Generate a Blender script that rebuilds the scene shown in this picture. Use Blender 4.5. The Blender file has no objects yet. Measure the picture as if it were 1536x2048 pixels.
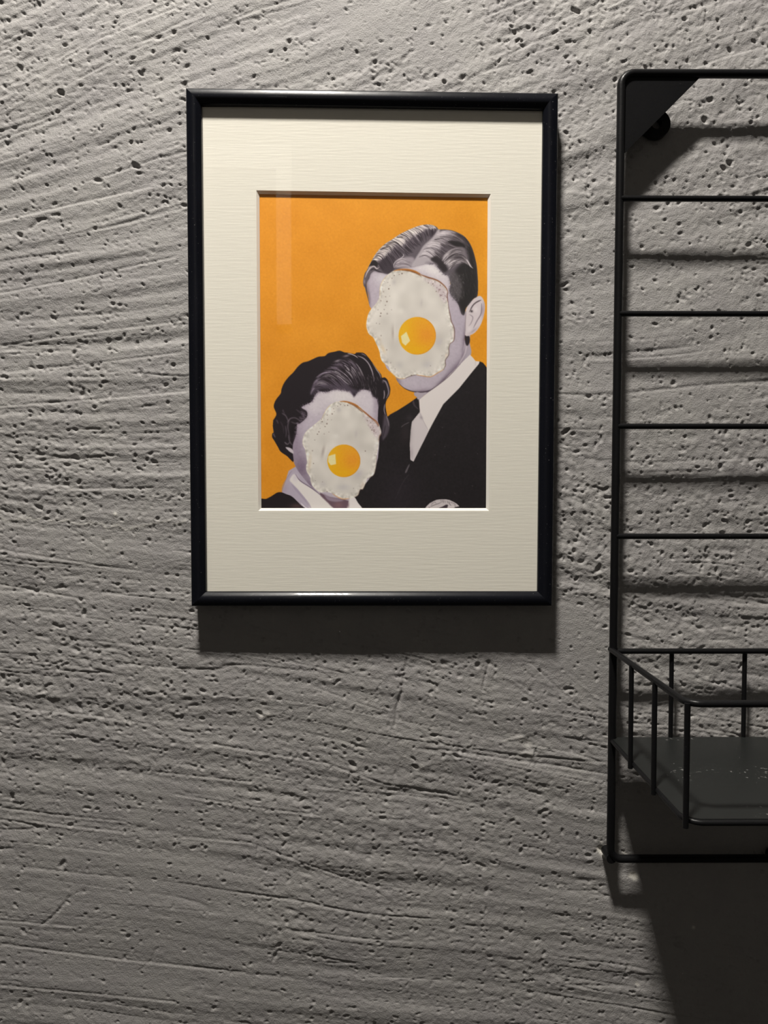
import bpy, bmesh, math, random
import numpy as np
from mathutils import Matrix, Vector

# ================================================================ camera, world, exposure
# One unit "u" = 0.3 mm.  X right, Z up, the pictured wall lies in the plane y = 0 and the room is at y < 0.
U = 0.0003
EYE = 1.55                      # height of the lens above the floor (m)
CAM_D = 1420                    # lens to wall, in u
scene = bpy.context.scene
PITCH, YAW, ROLL = math.radians(2.089), math.radians(0.298), math.radians(-0.0076)
cam_data = bpy.data.cameras.new('camera')
cam_data.sensor_fit = 'VERTICAL'
cam_data.sensor_height = 24.0
cam_data.lens = 1420/2048*24.0
cam_data.clip_start = 0.01
cam = bpy.data.objects.new('camera', cam_data)
scene.collection.objects.link(cam)
Rc = Matrix.Rotation(ROLL, 3, 'Z') @ Matrix.Rotation(PITCH, 3, 'X') @ Matrix.Rotation(YAW, 3, 'Y')
B = Matrix(((1, 0, 0), (0, 0, -1), (0, 1, 0)))
cam.matrix_world = Matrix.Translation((0, -CAM_D*U, EYE)) @ (B @ Rc.transposed()).to_4x4()
scene.camera = cam

world = bpy.data.worlds.new('world'); scene.world = world; world.use_nodes = True
world.node_tree.nodes['Background'].inputs[0].default_value = (1.0, 0.93, 0.82, 1)
world.node_tree.nodes['Background'].inputs[1].default_value = 0.05
scene.view_settings.view_transform = 'Standard'
scene.view_settings.look = 'None'
scene.view_settings.gamma = 1.0
scene.view_settings.use_curve_mapping = False
scene.view_settings.exposure = 0.0
LAMP = Vector((-430*U, -CAM_D*U, EYE+3480*U))      # centre of the LED ceiling lamp's diode panel
LAMP_STRENGTH = 3440.0
LAMP_COLOR = (1.0, 0.95, 0.88)

# ================================================================ helpers
def mat(name, color=(.5, .5, .5), rough=.5, spec=.5, metal=0., coat=0.):
    m = bpy.data.materials.new(name); m.use_nodes = True
    p = m.node_tree.nodes['Principled BSDF']
    p.inputs['Base Color'].default_value = (*color, 1); p.inputs['Roughness'].default_value = rough
    p.inputs['Specular IOR Level'].default_value = spec; p.inputs['Metallic'].default_value = metal
    p.inputs['Coat Weight'].default_value = coat
    return m
def node(m, kind, **kw):
    n = m.node_tree.nodes.new(kind)
    for k, v in kw.items():
        if k in n.inputs: n.inputs[k].default_value = v
        else: setattr(n, k, v)
    return n
def link(m, a, ao, b, bi): m.node_tree.links.new(a.outputs[ao], b.inputs[bi])
def pos(x, y, d): return Vector((x*U, -d*U, EYE+y*U))          # u right, u up from the eye, u out from the wall
def obj(name, mesh, material, parent=None, smooth=False):
    if isinstance(mesh, bmesh.types.BMesh):
        bm = mesh; mesh = bpy.data.meshes.new(name); bmesh.ops.recalc_face_normals(bm, faces=bm.faces[:]); bm.to_mesh(mesh); bm.free()
    o = bpy.data.objects.new(name, mesh); scene.collection.objects.link(o)
    if material: mesh.materials.append(material)
    if smooth:
        mesh.polygons.foreach_set('use_smooth', [True]*len(mesh.polygons))
        if smooth != 'all': mesh.set_sharp_from_angle(angle=math.radians(45))
    if parent:
        o.parent = parent; o.matrix_parent_inverse = Matrix.Identity(4)
        if parent.location.length: o.location = -Vector(parent.location)
    return o
def thing(name, label, cat, loc):
    o = bpy.data.objects.new(name, None); scene.collection.objects.link(o); o.location = loc; o.empty_display_size = .02
    o['label'] = label; o['category'] = cat; return o
def box(bm, x0, x1, y0, y1, z0, z1):
    v = [bm.verts.new((x, y, z)) for z in (z0, z1) for y in (y0, y1) for x in (x0, x1)]
    for f in ((0,1,3,2), (4,6,7,5), (0,4,5,1), (2,3,7,6), (0,2,6,4), (1,5,7,3)): bm.faces.new([v[i] for i in f])
def boxm(*a):
    bm = bmesh.new(); box(bm, *[c for c in a]); return bm
def tube(bm, pts, r, sides=12, closed=False, caps=True):
    pts = [Vector(p) for p in pts]; n = len(pts); rings = []; nrm = None
    for i in range(n):
        a = pts[(i-1) % n] if closed or i else pts[i]; b = pts[(i+1) % n] if closed or i < n-1 else pts[i]
        t = (b-a).normalized()
        if nrm is None: nrm = t.orthogonal().normalized()
        nrm = (nrm-t*nrm.dot(t)).normalized(); bi = t.cross(nrm)
        # widen at bends so that the round section stays true
        k = 1.0
        if (closed or 0 < i < n-1):
            c = (pts[i]-a).normalized().dot((b-pts[i]).normalized()); k = 1/math.sqrt(max(.3, (1+c)/2))
        rings.append([bm.verts.new(pts[i]+(nrm*math.cos(q)+bi*math.sin(q))*r) for q in [2*math.pi*j/sides for j in range(sides)]])
    m = n if closed else n-1
    for i in range(m):
        A, Bq = rings[i], rings[(i+1) % n]; off = 0
        if closed and i == n-1:
            off = min(range(sides), key=lambda s: (Bq[s].co-A[0].co).length)
        for j in range(sides): bm.faces.new((A[j], A[(j+1) % sides], Bq[(j+1+off) % sides], Bq[(j+off) % sides]))
    if caps and not closed: bm.faces.new(rings[0][::-1]); bm.faces.new(rings[-1])
def rounded(pts, radii, closed=False, k=6):
    out = []; n = len(pts); P = [Vector(p) for p in pts]
    for i in range(n):
        r = radii[i]
        if not r or (not closed and i in (0, n-1)): out.append(P[i]); continue
        a = (P[(i-1) % n]-P[i]).normalized(); b = (P[(i+1) % n]-P[i]).normalized()
        ang = a.angle(b); L = r/math.tan(ang/2); c = P[i]+(a+b).normalized()*(r/math.sin(ang/2))
        s = P[i]+a*L; e = P[i]+b*L
        for j in range(k+1):
            t = j/k; d = ((s-c)*(1-t)+(e-c)*t).normalized(); out.append(c+d*r)
    return out
def tag_structure(o): o['kind'] = 'structure'; return o
# ================================================================ the room
def gauss_fft(shape, sx, sy, seed):
    r = np.random.default_rng(seed).normal(0, 1, shape)
    fy = np.fft.fftfreq(shape[0])[:, None]; fx = np.fft.rfftfreq(shape[1])[None, :]
    f = np.fft.rfft2(r)*np.exp(-2*np.pi**2*((fx*sx)**2+(fy*sy)**2)); n = np.fft.irfft2(f, shape)
    return n/n.std()
def bilin(tex, x, y):
    h, w = tex.shape; i = np.floor(x).astype(int); j = np.floor(y).astype(int); fx = x-i; fy = y-j
    i %= w; j %= h; i1 = (i+1) % w; j1 = (j+1) % h
    return (tex[j, i]*(1-fx)+tex[j, i1]*fx)*(1-fy)+(tex[j1, i]*(1-fx)+tex[j1, i1]*fx)*fy
def smooth(x, a, b): t = np.clip((x-a)/(b-a), 0, 1); return t*t*(3-2*t)

class Relief:
    """Height of the trowelled, painted concrete in u; px = u right of the eye, py = u below the eye."""
    S = 2.0; X0, X1, Y0, Y1 = -1180, 1230, -1380, 1560
    def __init__(s):
        rng = np.random.default_rng(3)
        nx, ny = int((s.X1-s.X0)/s.S), int((s.Y1-s.Y0)/s.S)
        X, Y = np.meshgrid(s.X0+np.arange(nx)*s.S, s.Y0+np.arange(ny)*s.S)
        # trowel strokes run along a slowly turning direction: up to the right at the top, down to the right at the bottom
        def slope(x, y):
            m = np.interp(y, [-1300, -950, -740, -330, -50, 130, 1100, 1500], [-.42, -.41, -.37, -.15, 0, .13, .11, .1])
            m = m+.07*np.exp(-((x-230)/420)**2-((y-560)/330)**2)+.03*np.sin(x/170+y/260)
            return m
        y0 = Y.copy(); x = X.copy(); step = X/10
        for _ in range(10): y0 -= slope(x, y0)*step; x = x-step
        y0 += 5*bilin(gauss_fft((700, 700), 12, 9, 1), (X+1500)/7, (Y+1500)/7)
        t = X+1500; q = y0+1700
        # masks
        rough = .62+.38*bilin(gauss_fft((400, 400), 16, 12, 2), (X+1400)/8, (Y+1500)/8)
        rough = np.clip(rough, .15, 1.35)*np.interp(Y, [-1200, -300, 250, 700, 1200], [1.2, 1.05, .85, .6, .42])
        flat = np.zeros_like(X)
        def patch(cx, cy, rx, ry, rot, k):
            u = (X-cx)*np.cos(rot)+(Y-cy)*np.sin(rot); v = -(X-cx)*np.sin(rot)+(Y-cy)*np.cos(rot)
            np.maximum(flat, k*smooth(1.25-np.sqrt((u/rx)**2+(v/ry)**2), 0, .5), out=flat)
        patch(40, -910, 190, 75, .3, .8); patch(390, 330, 130, 70, .75, .85); patch(300, 250, 160, 50, .1, .5); patch(-560, 120, 160, 60, .05, .4)
        patch(560, -320, 160, 500, 0, .35); patch(-420, 640, 90, 60, 0, .5); patch(-560, 900, 300, 160, .1, .45); patch(-250, 1010, 120, 60, 0, .5)
        keep = 1-flat
        H = np.zeros_like(X)
        # long strokes
        H += .85*keep*bilin(gauss_fft((2000, 900), 34, 11, 10), t/5, q/1.0)
        H += .36*keep*bilin(gauss_fft((2200, 900), 22, 4.6, 11), t/5, q/1.0)
        g = bilin(gauss_fft((1800, 900), 46, 6.5, 12), t/5, q/1.25)              # narrow drag lines where it crosses zero
        gm = smooth(bilin(gauss_fft((900, 700), 10, 9, 13), t/9, q/2.6), -.7, .6)
        H -= 2.0*keep*gm*np.exp(-(g/.085)**2)
        H += .55*keep*gm*np.exp(-((g-.3)/.16)**2)
        # sandy grain, a little longer along the strokes
        H += .44*(.45+.55*rough)*(.4+.6*keep)*bilin(gauss_fft((2300, 2100), 2.0, 1.35, 14), t/1.35, q/1.35)
        fine = bilin(gauss_fft((1900, 1700), 2.8, 2.0, 15), t/1.7, q/1.7)
        H += .46*rough*keep*fine
        # torn streaks: short dark tears lying along the strokes
        k1 = bilin(gauss_fft((1900, 1300), 4.6, 1.9, 16), t/2.0, q/1.5)
        H -= 1.55*keep*smooth(k1+.6*(rough-.6), 1.15, 2.7)
        # fine scratch fan in the smooth patches
        sc = (X-390)*.62+(Y-330)*-.78
        H -= .22*smooth(flat, .5, .8)*np.exp(-(bilin(gauss_fft((500, 500), 30, 2.2, 17), ((X-390)*.78+(Y-330)*.62+900)/6, sc+900)/.2)**2)
        s.H = H; s.fine = fine; s.rng = rng; s.rough = rough*keep; s.X = X; s.Y = Y; s.chip = np.zeros_like(H)
        # pits left by air and sand grains
        dens = np.clip((.3+.7*rough)*(.3+.7*keep), 0, 2)*np.interp(Y, [200, 600], [1, .75])*(1+.8*smooth(k1, .2, 1.4)); dens = dens.ravel().cumsum(); dens /= dens[-1]
        idx = np.searchsorted(dens, rng.random(23000))
        for n, i in enumerate(idx):
            big = n < 680
            cx, cy = X.ravel()[i], Y.ravel()[i]
            r = rng.uniform(2.4, 4.4) if big else rng.uniform(1.4, 2.8)
            el = rng.uniform(1.0, 2.2); m = float(slope(np.array(cx), np.array(cy)))
            ang = math.atan(m)+rng.normal(0, .35) if rng.random() < .55 else (rng.uniform(.5, 1.0) if cy < -300 else rng.uniform(-1.7, -.8))
            s.pit(cx, cy, r*el, r, ang, (rng.uniform(2.4, 4.8) if big else rng.uniform(1.1, 3.5)))
    def win(s, cx, cy, R):
        i0 = max(0, int((cx-R-s.X0)/s.S)); i1 = min(s.H.shape[1], int((cx+R-s.X0)/s.S)+2)
        j0 = max(0, int((cy-R-s.Y0)/s.S)); j1 = min(s.H.shape[0], int((cy+R-s.Y0)/s.S)+2)
        return slice(j0, j1), slice(i0, i1)
    def pit(s, cx, cy, a, b, ang, depth):
        w = s.win(cx, cy, a*2.2); u = s.X[w]-cx; v = s.Y[w]-cy; c, q = math.cos(ang), math.sin(ang)
        e = ((u*c+v*q)/a)**2+((-u*q+v*c)/b)**2; e = e*np.exp(.42*s.fine[w])
        s.H[w] += -depth*np.exp(-e**1.5)+.22*depth*np.exp(-((np.sqrt(e)-1.55)/.45)**2)
    def line(s, pts, w0, amp, chip=0.):
        p = np.array(pts, float)
        for (xa, ya), (xb, yb) in zip(p[:-1], p[1:]):
            w = s.win((xa+xb)/2, (ya+yb)/2, math.hypot(xb-xa, yb-ya)/2+w0*4)
            dx, dy = xb-xa, yb-ya; t = np.clip(((s.X[w]-xa)*dx+(s.Y[w]-ya)*dy)/(dx*dx+dy*dy), 0, 1)
            g = np.exp(-(np.hypot(s.X[w]-xa-t*dx, s.Y[w]-ya-t*dy)/w0)**2)
            if amp > 0: s.H[w] += .6*amp*g
            else: s.H[w] += amp*g
            if chip: s.chip[w] = np.maximum(s.chip[w], g*chip)
    def bump(s, cx, cy, r, amp, chip=0.):
        w = s.win(cx, cy, r*3); e = np.hypot(s.X[w]-cx, s.Y[w]-cy)/r+.35*s.H[w]*.3
        s.H[w] += amp*np.exp(-e**2)
        if chip: s.chip[w] = np.maximum(s.chip[w], chip*np.exp(-e**4))

def photo_uv(u, v):            # wall coordinates (u right, u below the eye) of a spot read off the photograph
    d = Rc.transposed() @ Vector(((u-768)/1420, (1024-v)/1420, -1)); k = CAM_D/-d.z
    return d.x*k, -d.y*k
def build_wall():
    R = Relief(); L = lambda *v: [photo_uv(v[i], v[i+1]) for i in range(0, len(v), 2)]
    # a thin run of paint that zigzags to the left of the frame
    R.line(L(0,1036, 14,1044, 22,1041, 30,1042, 38,1036, 48,1040, 56,1032, 62,1041, 78,1038, 92,1034, 100,1043, 112,1038, 122,1042, 132,1040, 142,1046, 168,1049, 180,1045, 194,1048, 203,1047, 212,1060, 224,1053, 236,1050, 250,1061, 268,1055, 290,1051, 310,1046, 336,1042, 342,1039), 1.7, 1.0, .32)
    R.line(L(345,1048, 358,1048, 372,1040), 1.7, 1.0, .32)
    # cracks and scratches
    R.line(L(814,1318, 809,1350, 803,1387), 2.0, -3.0); R.line(L(803,1387, 792,1423), 3.2, -4.0); R.line(L(793,1428, 790,1452), 2.4, -3.4)
    R.line(L(979,1323, 972,1350, 965,1382), 2.0, -2.6); R.line(L(983,1337, 1060,1385, 1150,1452, 1205,1500), 1.7, .9); R.line(L(1092,1318, 1140,1352, 1210,1410), 1.6, .8)
    R.line(L(1065,1330, 1120,1380, 1200,1450), 1.6, -1.2); R.line(L(628,1375, 700,1402, 785,1428), 1.5, -1.1); R.line(L(138,1795, 118,1820, 100,1838, 82,1852), 2.2, -2.0)
    R.line(L(311,1900, 300,1925, 275,1945), 1.6, -1.0); R.line(L(516,1680, 514,1712), 2.2, -3); R.line(L(820,100, 818,160), 1.6, -1.0)
    R.line(L(46,140, 47,165, 46,190), 1.5, 1.1); R.line(L(113,462, 128,482, 143,500), 1.6, 1.1); R.line(L(1347,1008, 1345,1060), 1.5, -1.6)
    R.line(L(137,1055, 170,1078, 188,1090, 220,1110), 1.4, -.9); R.line(L(0,830, 10,828), 2, -2)
    R.line(L(60,455, 75,440, 90,436), 3, -2.6); R.line(L(196,290, 215,283, 226,276), 2.4, -2.4)
    # the longest trowel drags
    for g in ((0,1410, 60,1420, 180,1432, 300,1450), (0,1617, 100,1630, 250,1645), (50,1642, 150,1655, 240,1665), (0,1890, 120,1906, 230,1920, 390,1937, 490,1947), (0,1972, 200,1990, 350,2005), (0,1842, 150,1855), (430,1490, 500,1502, 650,1527, 768,1570, 900,1590),
              (310,1545, 500,1565), (350,1590, 500,1615, 640,1632), (365,1675, 500,1687, 665,1750, 735,1770), (0,260, 65,242, 117,221, 146,203), (0,80, 86,48), (130,115, 203,73, 273,44, 378,5), (172,362, 226,346, 307,318, 372,302), (156,156, 271,96, 338,70),
              (52,919, 146,918, 229,910), (104,978, 234,977, 307,975), (0,1100, 104,1116, 234,1137, 281,1142), (52,1180, 167,1199), (0,690, 180,664, 370,640), (0,745, 200,724, 360,704), (0,812, 190,798, 370,782), (0,585, 150,556, 350,512), (0,440, 120,412, 300,372)):
        p = L(*g); R.line(p, 1.9, -1.5); R.line([(x, y+4.2) for x, y in p], 2.2, .75)
    for x, y in ((38,470), (122,185), (1318,195), (1412,240), (1460,326), (1448,335), (520,1428), (1152,18), (270,330), (705,1530), (830,1535), (912,1512)): R.pit(*photo_uv(x, y), 7, 4, .7, 6)
    # paint knocked off: bare plaster shows
    for x, y, r, a, k in ((1205,1703,8,-2,1), (1212,1710,8,-2.5,1), (1200,1700,6,-2,1), (1214,1694,5,-1.5,.9), (1268,1754,7,-1.5,.9), (1272,1758,6,-2,.9), (1251,1711,5,-1,.55), (230,1029,4,2.2,.7), (1276,1971,4,-1.5,.6), (1389,1857,3,-1,.6), (525,1432,7,2.0,.25), (536,1430,5,1.5,.25), (1040,1480,9,2.0,.12), (1055,1490,10,-3,.15), (1062,1512,6,2.2,.2), (843,1535,8,1.8,.15), (1166,1858,3,-1,.4)):
        R.bump(*photo_uv(x, y), r, a, k)
    R.line(L(1212,1712, 1210,1698, 1200,1680), 1.6, 1.2, .35)
    R.line(L(1003,1485, 1025,1479, 1047,1474), 2.0, 2.4, .12); R.line(L(1035,1512, 1050,1507, 1066,1508, 1068,1520), 2.2, 2.4, .15)
    # grid: fine where the wall is seen from the front, coarser outwards
    ax = np.r_[-5000, -3600, -2400, -1700, np.arange(-1170, -800, 7.5), np.arange(-800, 860, 2.2), np.arange(860, 1222, 7.5), 1700, 2400, 3600, 5000]
    ay = np.r_[-3835, -3000, -2100, np.arange(-1370, -1010, 7.5), np.arange(-1010, 1165, 2.2), np.arange(1165, 1550, 7.5), 2100, 3300, EYE/U]
    GX, GY = np.meshgrid(ax, ay)
    inside = (GX > R.X0) & (GX < R.X1-4) & (GY > R.Y0) & (GY < R.Y1-4)
    fx = np.clip((GX-R.X0)/R.S, 0, R.H.shape[1]-1.01); fy = np.clip((GY-R.Y0)/R.S, 0, R.H.shape[0]-1.01)
    fade = smooth(np.minimum(np.minimum(GX-R.X0, R.X1-GX), np.minimum(GY-R.Y0, R.Y1-GY)), 0, 60)
    Hh = bilin(R.H, fx, fy)*fade*inside; Ch = bilin(R.chip, fx, fy)*inside
    Hh = np.clip(Hh, -9, 3.0)-3.0
    nx, ny = len(ax), len(ay)
    co = np.empty((ny, nx, 3)); co[..., 0] = GX*U; co[..., 1] = -Hh*U; co[..., 2] = EYE-GY*U
    me = bpy.data.meshes.new('wall_back'); me.vertices.add(nx*ny); me.vertices.foreach_set('co', co.ravel().astype(np.float32))
    I = np.arange(nx*ny).reshape(ny, nx); F = np.stack([I[:-1, :-1], I[1:, :-1], I[1:, 1:], I[:-1, 1:]], -1).reshape(-1, 4)
    me.loops.add(F.size); me.polygons.add(len(F)); me.loops.foreach_set('vertex_index', F.ravel().astype(np.int32))
    me.polygons.foreach_set('loop_start', np.arange(0, F.size, 4, dtype=np.int32)); me.polygons.foreach_set('use_smooth', np.ones(len(F), bool))
    at = me.attributes.new('chip', 'FLOAT', 'POINT'); at.data.foreach_set('value', Ch.ravel().astype(np.float32))
    me.update(calc_edges=True)
    m = mat('grey_painted_concrete', (.3, .29, .27), .62, .32); p = m.node_tree.nodes['Principled BSDF']
    tc = node(m, 'ShaderNodeTexCoord'); n1 = node(m, 'ShaderNodeTexNoise', Scale=26., Detail=4., Roughness=.6); link(m, tc, 'Object', n1, 'Vector')
    cr = node(m, 'ShaderNodeValToRGB'); cr.color_ramp.elements[0].color = (.290, .279, .275, 1); cr.color_ramp.elements[1].color = (.322, .312, .300, 1)
    cr.color_ramp.elements[0].position = .35; cr.color_ramp.elements[1].position = .65; link(m, n1, 'Fac', cr, 'Fac')
    a = node(m, 'ShaderNodeAttribute', attribute_name='chip'); mx = node(m, 'ShaderNodeMix', data_type='RGBA'); mx.inputs[7].default_value = (.82, .79, .72, 1)
    link(m, a, 'Fac', mx, 0); link(m, cr, 'Color', mx, 6); link(m, mx, 2, p, 'Base Color')
    n2 = node(m, 'ShaderNodeTexNoise', Scale=1100., Detail=3., Roughness=.65); link(m, tc, 'Object', n2, 'Vector')
    bp = node(m, 'ShaderNodeBump', Strength=.7, Distance=.0006); link(m, n2, 'Fac', bp, 'Height'); link(m, bp, 'Normal', p, 'Normal')
    tag_structure(obj('wall_back', me, m))

build_wall()
paint = mat('dark_room_paint', (.13, .125, .12), .8, .2)
floor_m = mat('dark_floor', (.07, .065, .06), .5, .3)
white_trim = mat('white_trim_paint', (.8, .79, .75), .4, .4)
tag_structure(obj('floor', boxm(-1.5, 1.5, -1.3, .02, -.05, 0), floor_m))
tag_structure(obj('ceiling', boxm(-1.5, 1.5, -1.3, .02, 2.70, 2.75), mat('white_ceiling_paint', (.45, .44, .41), .8, .2)))
tag_structure(obj('wall_front', boxm(-1.5, 1.5, -1.3, -1.25, 0, 2.70), paint))
tag_structure(obj('trim_1', boxm(-.237, -.203, -1.25, -1.23, 1.92, 2.325), white_trim))
tag_structure(obj('trim_2', boxm(-.40, -.237, -1.25, -1.23, 2.272, 2.325), white_trim))
# ---------------------------------------------------------------- the printed collage (flat print)
PX0, PY0, PW, PH, PS = 512.0, 382.0, 470.0, 640.0, 1.15      # art coordinates of the print, samples per unit
class Canvas:
    def __init__(s):
        s.w, s.h = int(PW*PS), int(PH*PS)
        s.a = np.zeros((s.h, s.w, 3)); s.rng = np.random.default_rng(5)
    def box(s, p, pad):
        x0 = max(0, int(np.floor((p[:,0].min()-PX0)*PS-pad))); x1 = min(s.w, int(np.ceil((p[:,0].max()-PX0)*PS+pad))+1)
        y0 = max(0, int(np.floor((p[:,1].min()-PY0)*PS-pad))); y1 = min(s.h, int(np.ceil((p[:,1].max()-PY0)*PS+pad))+1)
        return (x0, x1, y0, y1) if x1 > x0 and y1 > y0 else None
    def grid(s, b, dx=0., dy=0.):
        return np.meshgrid(PX0+(np.arange(b[0], b[1])+.5+dx)/PS, PY0+(np.arange(b[2], b[3])+.5+dy)/PS)
    def put(s, b, m, col, clip=None):
        if clip is not None: m = m*clip[b[2]:b[3], b[0]:b[1]]
        r = s.a[b[2]:b[3], b[0]:b[1]]
        r += (np.asarray(col, float)-r)*m[..., None]
    def mask(s, pts, soft=0., smooth=True):
        p = spline(pts, True) if smooth else np.asarray(pts, float)
        pad = 3+int(soft*3*PS); b = s.box(p, pad); m = np.zeros((b[3]-b[2], b[1]-b[0]))
        q = np.roll(p, -1, 0)
        for oy in (-.33, 0, .33):
            for ox in (-.33, 0, .33):
                X, Y = s.grid(b, ox, oy); ins = np.zeros(X.shape, bool)
                for (xa, ya), (xb, yb) in zip(p, q):
                    if ya == yb: continue
                    c = (Y >= min(ya, yb)) & (Y < max(ya, yb))
                    ins ^= c & (X < xa+(Y-ya)*(xb-xa)/(yb-ya))
                m += ins/9.
        if soft > 0: m = blur(m, soft*PS)
        return b, m
    def full(s, pts, soft=0., smooth=True):
        b, m = s.mask(pts, soft, smooth); f = np.zeros((s.h, s.w)); f[b[2]:b[3], b[0]:b[1]] = m; return f
    def poly(s, pts, col, soft=0., alpha=1., clip=None, smooth=True):
        b, m = s.mask(pts, soft, smooth); s.put(b, m*alpha, col, clip)
    def blob(s, c, rx, ry, col, alpha=1., rot=0., clip=None, hard=0):
        r = max(rx, ry)*2.2; p = np.array([[c[0]-r, c[1]-r], [c[0]+r, c[1]+r]]); b = s.box(p, 1)
        if b is None: return
        X, Y = s.grid(b); X -= c[0]; Y -= c[1]; ca, sa = np.cos(rot), np.sin(rot)
        u = (X*ca+Y*sa)/rx; v = (-X*sa+Y*ca)/ry; d = u*u+v*v
        m = np.clip((1-np.sqrt(d))*min(rx, ry)*PS+.5, 0, 1) if hard else np.exp(-d*1.2)
        s.put(b, m*alpha, col, clip)
    def stroke(s, pts, w0, w1, col, alpha=1., clip=None, soft=.5, smooth=True):
        p = spline(pts, False, 5) if smooth and len(pts) > 2 else np.asarray(pts, float)
        b = s.box(p, max(w0, w1)*PS+2)
        if b is None: return
        X, Y = s.grid(b); best = np.full(X.shape, -9.); n = len(p)-1
        for i in range(n):
            (xa, ya), (xb, yb) = p[i], p[i+1]; dx, dy = xb-xa, yb-ya; L = dx*dx+dy*dy+1e-9
            t = np.clip(((X-xa)*dx+(Y-ya)*dy)/L, 0, 1)
            d = np.hypot(X-xa-t*dx, Y-ya-t*dy); g = (i+t)/n
            best = np.maximum(best, (w0+(w1-w0)*g)*.5*np.minimum(1, .35+3*np.minimum(g, 1-g))-d)
        s.put(b, np.clip(best/soft*.5+.5, 0, 1)*alpha, col, clip)
    def strands(s, guides, n, u0, u1, cols, w, alpha=.8, clip=None, jit=.6):
        G = np.array([resample(g, 12) for g in guides]); k = len(G)-1; r = s.rng
        for _ in range(n):
            t = r.uniform(0, k-1e-6); i = int(t); f = t-i; line = G[i]*(1-f)+G[i+1]*f
            a = r.uniform(*u0); e = r.uniform(*u1); idx = np.linspace(a, max(e, a+.08), 6)*11
            lo = np.clip(idx.astype(int), 0, 10); fr = (idx-lo)[:, None]
            seg = line[lo]*(1-fr)+line[lo+1]*fr+r.normal(0, jit, (1, 2))
            c = np.array(cols[r.integers(len(cols))], float)+r.normal(0, 9)
            s.stroke(seg, w*r.uniform(.7, 1.3), w*.4, c, alpha*r.uniform(.6, 1), clip, .6, False)
    def noise(s, amp, sig, seed, clip):
        n = blur(np.random.default_rng(seed).normal(0, 1, (s.h, s.w)), sig*PS); n /= n.std()
        s.a += (n*clip*amp)[..., None]
def spline(pts, closed, k=4):
    p = np.asarray(pts, float); n = len(p); out = []
    for i in range(n if closed else n-1):
        if closed: a, b, c, d = p[(i-1) % n], p[i], p[(i+1) % n], p[(i+2) % n]
        else: a, b, c, d = p[max(i-1, 0)], p[i], p[i+1], p[min(i+2, n-1)]
        for j in range(k):
            t = j/k
            out.append(.5*(2*b+(c-a)*t+(2*a-5*b+4*c-d)*t*t+(3*b-a-3*c+d)*t**3))
    if not closed: out.append(p[-1])
    return np.array(out)
def resample(pts, n):
    p = spline(pts, False, 6); d = np.r_[0, np.cumsum(np.hypot(*np.diff(p, axis=0).T))]; t = np.linspace(0, d[-1], n)
    return np.c_[np.interp(t, d, p[:, 0]), np.interp(t, d, p[:, 1])]
def blur(m, sig):
    k = int(np.ceil(sig*3)); g = np.exp(-.5*(np.arange(-k, k+1)/sig)**2); g /= g.sum()
    mp = np.pad(m, k, mode='edge'); h = m.shape[0]; w = m.shape[1]
    t = sum(g[i]*mp[:, i:i+w] for i in range(2*k+1))
    return sum(g[i]*t[i:i+h] for i in range(2*k+1))
def T(x0, y0, sc):
    return lambda *v: [(x0+v[i]/sc, y0+v[i+1]/sc) for i in range(0, len(v), 2)]

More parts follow.
